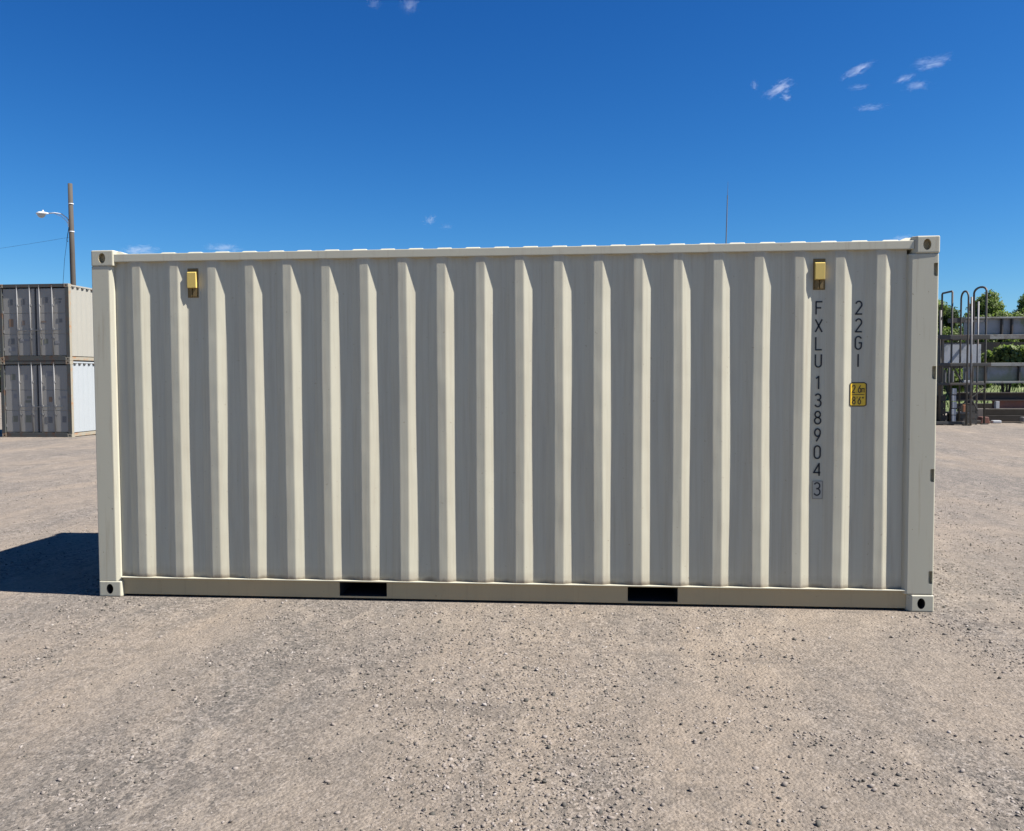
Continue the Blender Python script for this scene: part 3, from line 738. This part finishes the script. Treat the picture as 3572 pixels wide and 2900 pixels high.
# ---- beams lying on sleepers in front of the platform
m_rust = rusty('rust red steel', (.17,.08,.06), (.20,.075,.045), .5, .7, 2.5)
m_dkbeam = rusty('dark brown steel', (.045,.035,.03), (.07,.04,.03), .4, .7, 3)
m_conc = paint('grey concrete', (.22,.215,.20), (.2,.19,.17), 1.0, .8)
m_timber = paint('old timber sleeper', (.12,.105,.09), (.06,.05,.04), 1.0, .85)
Yb = 23.75; k_ = .93
def bz(v): return 1.6585 + (v - 1.6585)*.93
def ibeam(name, x0, x1, y, z0, z1, fw, m, label, grp):
    o = MB(); 
    o.prism([(y-fw/2,z0),(y+fw/2,z0),(y+fw/2,z0+.03),(y+.012,z0+.03),(y+.012,z1-.03),(y+fw/2,z1-.03),(y+fw/2,z1),(y-fw/2,z1),(y-fw/2,z1-.03),(y-.012,z1-.03),(y-.012,z0+.03),(y-fw/2,z0+.03)], 'x', x0, x1)
    return tag(o.build(name, m), label, 'beam', grp)
ibeam('steel_beam', 17.64, 30, Yb, .475, .735, .12, m_rust, 'rust red steel beam lying under the dark beam at the far right', 'steel beams lying at the right')
ibeam('steel_beam', 16.3, 30, Yb+.05, .737, 1.01, .34, m_dkbeam, 'dark brown steel beam lying on top of the rust red beam', 'steel beams lying at the right')
for q, xq in enumerate((17.0, 19.9, 23.0, 26.5, 29.5)):
    tag(MB().box(xq, xq+.24, Yb-.35, Yb+.45, gz(xq,Yb)-.02, .473).build('timber_bearer', m_timber, None, bevel=.01),
        ['timber bearer carrying the left end of the rust red beam', 'timber bearer under the rust red beam nearest the edge of the picture', 'timber bearer under the middle of the rust red beam',
         'fourth timber bearer under the rust red beam', 'timber bearer carrying the right end of the rust red beam'][q], 'bearer', 'timber bearers under the beams')
tag(MB().box(17.66, 17.77, Yb-.22, Yb-.072, .478, .72).build('white_end_block', m_white, None, bevel=.006), 'off-white block against the face of the rust red beam', 'block')
tag(MB().box(17.0, 18.9, Yb-.34, Yb-.075, .468, .476).build('beam_plank', m_timber, None), 'dark plank laid on the bearers in front of the red beam', 'plank')
for q, (xa, xb, zz) in enumerate(((18.35,18.85,.14),(18.92,21.2,.11),(21.3,23.5,.13))):
    tag(MB().box(xa, xb, Yb-.62, Yb-.38, gz(xa,Yb)-.01, gz(xa,Yb)+zz).build('concrete_kerb', m_conc, None, bevel=.012),
        ['short pale concrete kerb piece on the ground before the red beam', 'long grey concrete kerb piece right of the short pale one', 'long grey concrete kerb piece furthest right before the beams'][q], 'kerb piece', 'concrete pieces on the ground at the right')
tag(MB().box(17.38, 17.66, Yb-.62, Yb-.44, .0, .10).build('white_tub', m_white, None, bevel=.03), 'small white tub on the ground left of the concrete kerb pieces', 'tub')
tag(MB().prism([(16.93,0),(17.23,0),(17.19,.22),(16.97,.22)], 'y', Yb-.75, Yb-.45).build('rusty_drum_half', m_rust, None, bevel=.02), 'rusty red bin by the foot of the rack', 'bin')

# ---- black blocks added as shade behind the beams; dark crates in the foot of the rack
m_dkfill = paint('black timber and shade fill', (.035,.03,.026), (.05,.04,.03), 1.0, .9)
ts = empty('shade_block_stack', 'stack of long black blocks added as shade behind the rust red beam', 'shade filler', (0,0,0))
for lv in range(3):
    for q in range(3):
        xo = 16.35 + .23*((lv*2+q) % 3)
        MB().box(xo + q*4.5, xo + q*4.5 + 4.42, Yb+.48 + .02*lv, Yb+.74 - .015*lv, .015 + lv*.205, .212 + lv*.205).build('timber', m_dkfill, ts, bevel=.008, seg=1)  # long black blocks standing in for the dark under the beams
m_crate = rusty('grimy dark crate steel', (.06,.058,.05), (.09,.06,.04), .5, .7, 4)
def crate(name, x0, x1, y0, y1, z0, z1, n, label):
    cr = empty(name, label, 'crate', (0,0,0), 0, 'dark crates in the foot of the rack')
    for y in (y0, y1-.02):
        hh = (z1-z0)/n
        for q in range(n): MB().box(x0, x1, y, y+.02, z0 + q*hh + .012, z0 + (q+1)*hh - .012).build('slat', m_crate, cr)
    for x in (x0+.001, x1-.041):
        for y in (y0+.0205, y1-.0605): MB().box(x, x+.04, y, y+.04, z0, z1).build('corner_leg', m_rack, cr)
    MB().box(x0+.002, x1-.002, y0+.021, y1-.021, z0+.02, z0+.05).build('bottom', m_crate, cr)
    MB().box(x0+.045, x1-.045, y0+.08, y1-.08, z0+.055, z1-.10).build('contents', m_dkfill, cr)
crate('slatted_crate', 14.62, 15.50, 22.26, 22.84, .125, .95, 4, 'tall dark slatted crate in the left foot of the rack')
crate('slatted_crate', 15.78, 16.50, 22.34, 22.84, .02, .355, 2, 'low dark slatted crate under the rack tray')
crate('slatted_crate', 16.42, 16.80, 22.95, 23.30, .02, .60, 3, 'small dark slatted crate at the right foot of the rack')

# ================================================================== GRASS AND TREES
bank_x = np.linspace(-12, 95, 72); bank_y = np.linspace(29, 52, 16)
BX, BY = np.meshgrid(bank_x, bank_y)
def bank_h(x, y):
    e = np.clip((x + 10)/22, 0, 1); e = e*e*(3-2*e)
    return -.25 + (1.75*np.sin(np.clip((y-29)/14, 0, 1)*math.pi/2)**2 + .12*np.sin(x*.9)*np.sin(y*.7))*e - 1.3*(1-e)
BZ = bank_h(BX, BY)
BZ[-1] = -1; BZ[:,0] = -1; BZ[:,-1] = -1; BZ[0] = -1
ii = np.arange(BX.size).reshape(BX.shape)
bf = np.stack([ii[:-1,:-1], ii[:-1,1:], ii[1:,1:], ii[1:,:-1]], -1).reshape(-1,4)
me = bpy.data.meshes.new('grass_bank'); me.from_pydata(np.stack([BX,BY,BZ],-1).reshape(-1,3).tolist(), [], bf.tolist())
for p in me.polygons: p.use_smooth = True
bank = bpy.data.objects.new('grass_bank', me); col.objects.link(bank); tag(bank, kind='structure')
m_bank = mat('bank soil and turf', (.06,.075,.03), .95); t = NT(m_bank)
t.color(t.mix(t.noise(1.2,6,.7), (.06,.085,.025), (.13,.155,.05))); t.bump(t.noise(6,5,.7), .8, .1); me.materials.append(m_bank)
nb = 30000
bx = rng.uniform(2, 60, nb); by = rng.uniform(30.2, 50, nb)
bz_ = bank_h(bx, by) - .03
hh = rng.uniform(.12, .42, nb); wd = rng.uniform(.015, .04, nb); an = rng.random(nb)*math.pi; lx, ly = rng.normal(0,.12,nb), rng.normal(0,.12,nb)
V = np.empty((nb,3,3)); V[:,0] = np.stack([bx - wd*np.cos(an), by - wd*np.sin(an), bz_], -1); V[:,1] = np.stack([bx + wd*np.cos(an), by + wd*np.sin(an), bz_], -1); V[:,2] = np.stack([bx+lx, by+ly, bz_+hh], -1)
me = bpy.data.meshes.new('grass'); me.from_pydata(V.reshape(-1,3).tolist(), [], np.arange(nb*3).reshape(-1,3).tolist())
gro = bpy.data.objects.new('grass', me); col.objects.link(gro); tag(gro, 'rough green grass on the bank behind the platform', kind='stuff')
m_grass = mat('grass blade', (.09,.13,.03), .7); t = NT(m_grass); t.color(t.ramp(t.island(), [(0.,(.08,.12,.025)),(.6,(.14,.19,.045)),(1.,(.22,.22,.085))])); me.materials.append(m_grass)

m_bark = mat('tree bark', (.07,.055,.04), .9); t = NT(m_bark); t.color(t.mix(t.noise(4,5,.7,t.mapping((4,4,1))), (.04,.032,.025), (.11,.09,.07)))
def leafmat(name, a, b, c_):
    m = mat(name, b, .6, 0, .3); t = NT(m); t.color(t.ramp(t.island(), [(0.,a),(.55,b),(1.,c_)]))
    tr = t.n.new('ShaderNodeBsdfTranslucent'); tr.inputs['Color'].default_value = (b[0]*1.3, b[1]*1.5, b[2], 1)
    ms = t.n.new('ShaderNodeMixShader'); ms.inputs[0].default_value = .35
    t.l.new(t.b.outputs[0], ms.inputs[1]); t.l.new(tr.outputs[0], ms.inputs[2]); t.l.new(ms.outputs[0], t.n['Material Output'].inputs[0])
    return m
m_leaf = [leafmat('olive green leaves', (.085,.115,.03), (.14,.18,.05), (.20,.225,.075)),
          leafmat('dark green leaves', (.045,.075,.025), (.075,.11,.038), (.12,.15,.055))]
def crown_mesh(name, blobs, nleaf, lsize, m, parent, rs):
    cs = []; nm = []
    tot = sum(b[3]**2 for b in blobs)
    for (x, y, z, r, fz) in blobs:
        k = int(nleaf*r*r/tot)
        d = rs.normal(size=(k,3)); d /= np.linalg.norm(d, axis=1)[:,None]
        rad = r*np.clip(rs.normal(.88, .16, k), .2, 1.25)
        cs.append(np.array([x,y,z]) + d*rad[:,None]*np.array([1,1,fz])); nm.append(d)
    P = np.concatenate(cs); Nn = np.concatenate(nm); k = len(P)
    Nn = Nn + rs.normal(0,.55,(k,3)); Nn /= np.linalg.norm(Nn,axis=1)[:,None]
    a = np.cross(Nn, rs.normal(size=(k,3))); a /= np.linalg.norm(a,axis=1)[:,None]; b = np.cross(Nn, a)
    s = (lsize*rs.uniform(.6,1.4,k))[:,None]
    V = np.stack([P - a*s, P - b*s*.5 + Nn*s*.12, P + a*s, P + b*s*.5 + Nn*s*.12], 1).reshape(-1,3)
    me = bpy.data.meshes.new(name); me.from_pydata(V.tolist(), [], np.arange(4*k).reshape(-1,4).tolist()); me.materials.append(m)
    o = bpy.data.objects.new(name, me); col.objects.link(o); o.parent = parent
    return o
def tree(x, y, h, r, label, seed, low=.25, dens=1.0, mi=0, gzv=None):
    rs = np.random.default_rng(seed); z0 = gzv if gzv is not None else 1.2
    tr = empty('tree', label, 'tree', (x, y, z0), 0, 'trees behind the platform')
    th = h*low + .4*h
    mb = MB().tube([(0,0,-.3),(.08*rs.normal(),.08*rs.normal(),h*.3),(.15*rs.normal(),.1,h*.6),(.2*rs.normal(),.1,h*.85)], [.045*h*.5,.034*h*.5,.02*h*.5,.004*h], 8)
    for q in range(7):
        a = rs.uniform(0, 6.28); zz = h*rs.uniform(.28,.62); l = r*rs.uniform(.5,.85)
        mb.tube([(0,0,zz),(l*.5*math.cos(a), l*.5*math.sin(a), zz + .12*h),(l*math.cos(a), l*math.sin(a), zz + .2*h)], [.012*h,.008*h,.003*h], 6)
    mb.build('trunk', m_bark, tr, smooth=True)
    blobs = []
    for q in range(20):
        tt = rs.uniform(0,1)**.8; zz = h*(low + (1-low)*tt)*.93
        env = r*math.sin(math.pi*min(.97, .22 + .74*tt))**.8
        a = rs.uniform(0,6.28); d = env*rs.uniform(.3,.85); rr = r*rs.uniform(.24,.42)
        blobs.append((d*math.cos(a), d*math.sin(a), min(zz, h - rr*.9), rr, .85))
    blobs.append((0,0,h-.3*r,.3*r,1.0))
    crown_mesh('crown', blobs, int(15000*dens), .095, m_leaf[mi], tr, rs)
Yt = 55
for (x, y, h, r, lb, sd, low, dens, mi) in [
    (28.2, 55.0, 5.6, 1.7, 'leafy green tree standing behind the left end of the rack', 1, .12, 1.2, 0),
    (31.9, 54.5, 6.0, 1.75, 'rounded green tree just right of the tallest rack hoop', 2, .12, 1.3, 0),
    (34.9, 55.5, 5.85, 1.9, 'green tree at the right edge of the picture', 3, .12, 1.3, 0),
    (30.1, 57.0, 5.1, 1.9, 'low dark tree filling the gap between the two rack side trees', 4, .08, 1.0, 1),
    (33.5, 58.5, 4.9, 1.7, 'low dark tree filling the gap between the rounded tree and the right edge tree', 5, .08, 1.0, 1),
    (25.0, 57.0, 5.6, 1.9, 'dark tree hidden behind the right end of the big container', 6, .12, .7, 1),
    (29.6, 60.0, 5.2, 2.2, 'dark tree in the background between the left end of the rack and the rounded tree', 8, .05, 1.0, 1),
    (38.8, 56.5, 6.4, 2.2, 'spreading green tree beyond the right edge of the picture', 7, .12, .8, 0)]:
    tree(x, y, h, r, lb, sd, low, dens, mi)
def shrub(x, y, h, r, label, seed, mi=0, lo=.2):
    rs = np.random.default_rng(seed)
    s = empty('shrub', label, 'shrub', (x, y, .6 if y > 30 else .35), 0, 'shrubs behind the platform')
    mb = MB()
    for q in range(5):
        a = rs.uniform(0,6.28); mb.tube([(0,0,-.4),(.3*r*math.cos(a),.3*r*math.sin(a),h*.4),(.6*r*math.cos(a),.6*r*math.sin(a),h*.75)], [.05,.03,.012], 5)
    mb.build('stem', m_bark, s)
    blobs = [(r*.65*math.cos(a)*q, r*.65*math.sin(a)*q, h*zz, r*.42, .8) for a, q, zz in zip(rs.uniform(0,6.28,9), rs.uniform(.3,1,9), rs.uniform(lo,.72,9))] + [(0,0,h*.72,r*.38,.8)]
    crown_mesh('crown', blobs, 3600, .10, m_leaf[mi], s, rs)
shrub(23.55, 38.0, 2.35, 1.0, 'green shrub hidden behind the black shade sheets added to the platform', 11, 0)
shrub(22.1, 39.5, 2.1, .9, 'dark green shrub left of the bright one behind the platform', 12, 1)
shrub(25.6, 39.0, 2.3, 1.1, 'dark green shrub right of the bright one behind the platform', 13, 1)
shrub(20.2, 39.0, 2.2, 1.0, 'dark shrub behind the rack', 14, 1)
shrub(19.15, Yp+1.40, 2.75, 1.0, 'bright green shrub growing inside the platform in front of the added black shade sheets', 21, 0, .60)
shrub(20.9, Yp+1.5, 1.9, .7, 'smaller shrub inside the platform at the very edge of the picture', 22, 1, .66)
shrub(21.3, 35.5, 1.9, .95, 'low green shrub behind the left part of the rack', 16, 0)
shrub(27.8, 39.5, 2.4, 1.1, 'green shrub beyond the right edge of the platform view', 15, 0)

m_far = mat('far foliage', (.06,.085,.035), 1.0, 0, .05); t = NT(m_far); t.color(t.ramp(t.island(), [(0.,(.035,.055,.022)),(.6,(.06,.085,.032)),(1.,(.09,.11,.045))]))
# far wood closing the yard all round the back
nw = 26000
wx = rng.uniform(-260, 260, nw); wy = 175 - .0009*wx**2 + rng.uniform(-9, 9, nw)
top = 7.2 + 1.6*np.sin(wx*.21 + 1.3*np.sin(wx*.067)) + 1.0*np.sin(wx*.53 + 2)
wz = -1.2 + (top + 1.2)*rng.random(nw)**.75
Nn = rng.normal(size=(nw,3)) + np.array([0,-.5,.6]); Nn /= np.linalg.norm(Nn,axis=1)[:,None]
a_ = np.cross(Nn, rng.normal(size=(nw,3))); a_ /= np.linalg.norm(a_,axis=1)[:,None]; b_ = np.cross(Nn, a_)
sz = (rng.uniform(.7,1.7,nw))[:,None]; P = np.stack([wx,wy,wz],-1)
V = np.stack([P - a_*sz, P - b_*sz*.6, P + a_*sz, P + b_*sz*.6], 1).reshape(-1,3)
me = bpy.data.meshes.new('far_wood'); me.from_pydata(V.tolist(), [], np.arange(4*nw).reshape(-1,4).tolist()); me.materials.append(m_far)
wood = bpy.data.objects.new('far_wood', me); col.objects.link(wood); tag(wood, 'distant green wood along the horizon behind the yard', kind='stuff')

# ================================================================== SETTLE EVERYTHING BEHIND THE CONTAINER
# the background was measured from a survey point; turn it about that point into the yard's axes and set it on the rising ground
SURVEY, TURN = Vector((3.5197, -6.1418)), .0194
T = Matrix.Translation((CAM.x, CAM.y, 0)) @ Matrix.Rotation(TURN, 4, 'Z') @ Matrix.Translation((-SURVEY.x, -SURVEY.y, 0))
def corners(o):
    pts = [o.matrix_basis @ v.co for v in o.data.vertices] if o.type == 'MESH' else []
    for c in o.children: pts += [o.matrix_basis @ q for q in corners(c)]
    return pts
for o in [q for q in scene.objects if q.parent is None and q.type in ('MESH','EMPTY')]:
    if o in (box, g, gr, wood): continue
    if o.location.length < 1e-6 and o is not bank and o is not gro:      # put the origin at the thing's own base
        P = corners(o); xs = [p.x for p in P]; ys = [p.y for p in P]
        b = Vector(((min(xs)+max(xs))/2, (min(ys)+max(ys))/2, min(p.z for p in P)))
        if o.type == 'MESH': o.data.transform(Matrix.Translation(-b))
        else:
            for c in o.children: c.location = c.location - b
        o.location = b
    yb = o.location.y if o.location.y > 1 else 32
    o.location = T @ o.location; o.location.z += LIFT*min(yb, 60)
    o.rotation_euler.z += TURN

# ================================================================== CLOUDS
def ray_point(px, py, y):
    d = F + R2*((px-1786)/3000) - U2*((py-1450)/3000)
    return CAM + d*((y - CAM.y)/d.y), d.length
cloud_id = [0]
def cloud(px, py, w, h, tilt, dens, label):
    """small wisp of real vapour; position and size in metres, far beyond the yard"""
    Y = 650.0; p, dl = ray_point(px*1.6707, py*1.6707, Y); k = 1.6707/3000*(Y - CAM.y)
    cloud_id[0] += 1; sd = cloud_id[0]
    bm = bmesh.new(); bmesh.ops.create_icosphere(bm, subdivisions=3, radius=1.0)
    me = bpy.data.meshes.new('cloud'); bm.to_mesh(me); bm.free()
    o = bpy.data.objects.new('cloud', me); col.objects.link(o)
    sx_, sz_ = w*k*.72, h*k*.72
    o.location = p; o.scale = (sx_, sx_*.7, sz_); o.rotation_euler = (0, R(-tilt), 0)
    m = bpy.data.materials.new('cloud vapour'); m.use_nodes = True
    nt = m.node_tree; nt.nodes.remove(nt.nodes['Principled BSDF']); t = NT(m)
    pv = nt.nodes.new('ShaderNodeVolumePrincipled'); pv.inputs['Color'].default_value = (1,1,1,1); pv.inputs['Anisotropy'].default_value = .2
    co = t.mapping((1,1,.8), loc=(sd*3.7, sd*1.3, sd*2.1))
    ln = nt.nodes.new('ShaderNodeVectorMath'); ln.operation = 'LENGTH'; nt.links.new(t.co, ln.inputs[0])
    nz = t.noise(1.7, 7, .68, co, dist=1.3)
    d = t.math('SUBTRACT', t.math('MULTIPLY_ADD', nz, 3.0, -.95), t.math('MULTIPLY', ln.outputs['Value'], 1.0), clamp=True)
    d = t.math('MULTIPLY', d, dens*1.25/sx_)
    nt.links.new(d, pv.inputs['Density']); nt.links.new(pv.outputs[0], nt.nodes['Material Output'].inputs['Volume'])
    m.volume_intersection_method = 'ACCURATE' if False else m.volume_intersection_method if hasattr(m, 'volume_intersection_method') else None
    me.materials.append(m)
    tag(o, label, 'cloud', 'small clouds in the sky')
try:
    CL = [(1632,183,62,26,24,1.3,'bright white wisp with a tail, leftmost large one of the right-hand clouds'),
      (1641,204,26,15,0,.6,'small puff hanging just under the bright tailed wisp'),
      (1576,178,16,18,30,.5,'tiny faint puff left of the bright tailed wisp'),
      (1792,145,64,20,26,1.0,'slanting white wisp in the middle of the right-hand clouds'),
      (1790,182,46,12,6,.35,'faint flat wisp below the slanting one'),
      (1950,130,76,24,10,.7,'wide soft cloud nearest the right edge at the top'),
      (1888,164,44,14,18,.5,'thin wisp under the wide soft cloud'),
      (1915,179,52,18,4,.5,'faint puff below the thin wisp'),
      (1820,223,60,14,3,.7,'lowest flat wisp of the right-hand clouds'),
      (856,12,40,34,20,.45,'faint puff cut by the top edge above the container middle'),
      (782,6,32,22,0,.25,'very faint puff at the top edge left of the other one'),
      (898,460,28,18,18,.6,'small faint puff low above the left half of the container roof'),
      (932,474,30,12,0,.2,'barely visible puff right below the small faint one'),
      (297,523,84,22,0,1.2,'white cloud just above the left end of the roof'),
      (465,518,78,18,0,1.1,'white cloud above the roof over the third rib'),
      (1880,500,52,16,10,.5,'white cloud behind the right end of the roof')]
    for a in CL: cloud(*a)
except Exception as ex:
    print('cloud problem', ex); raise
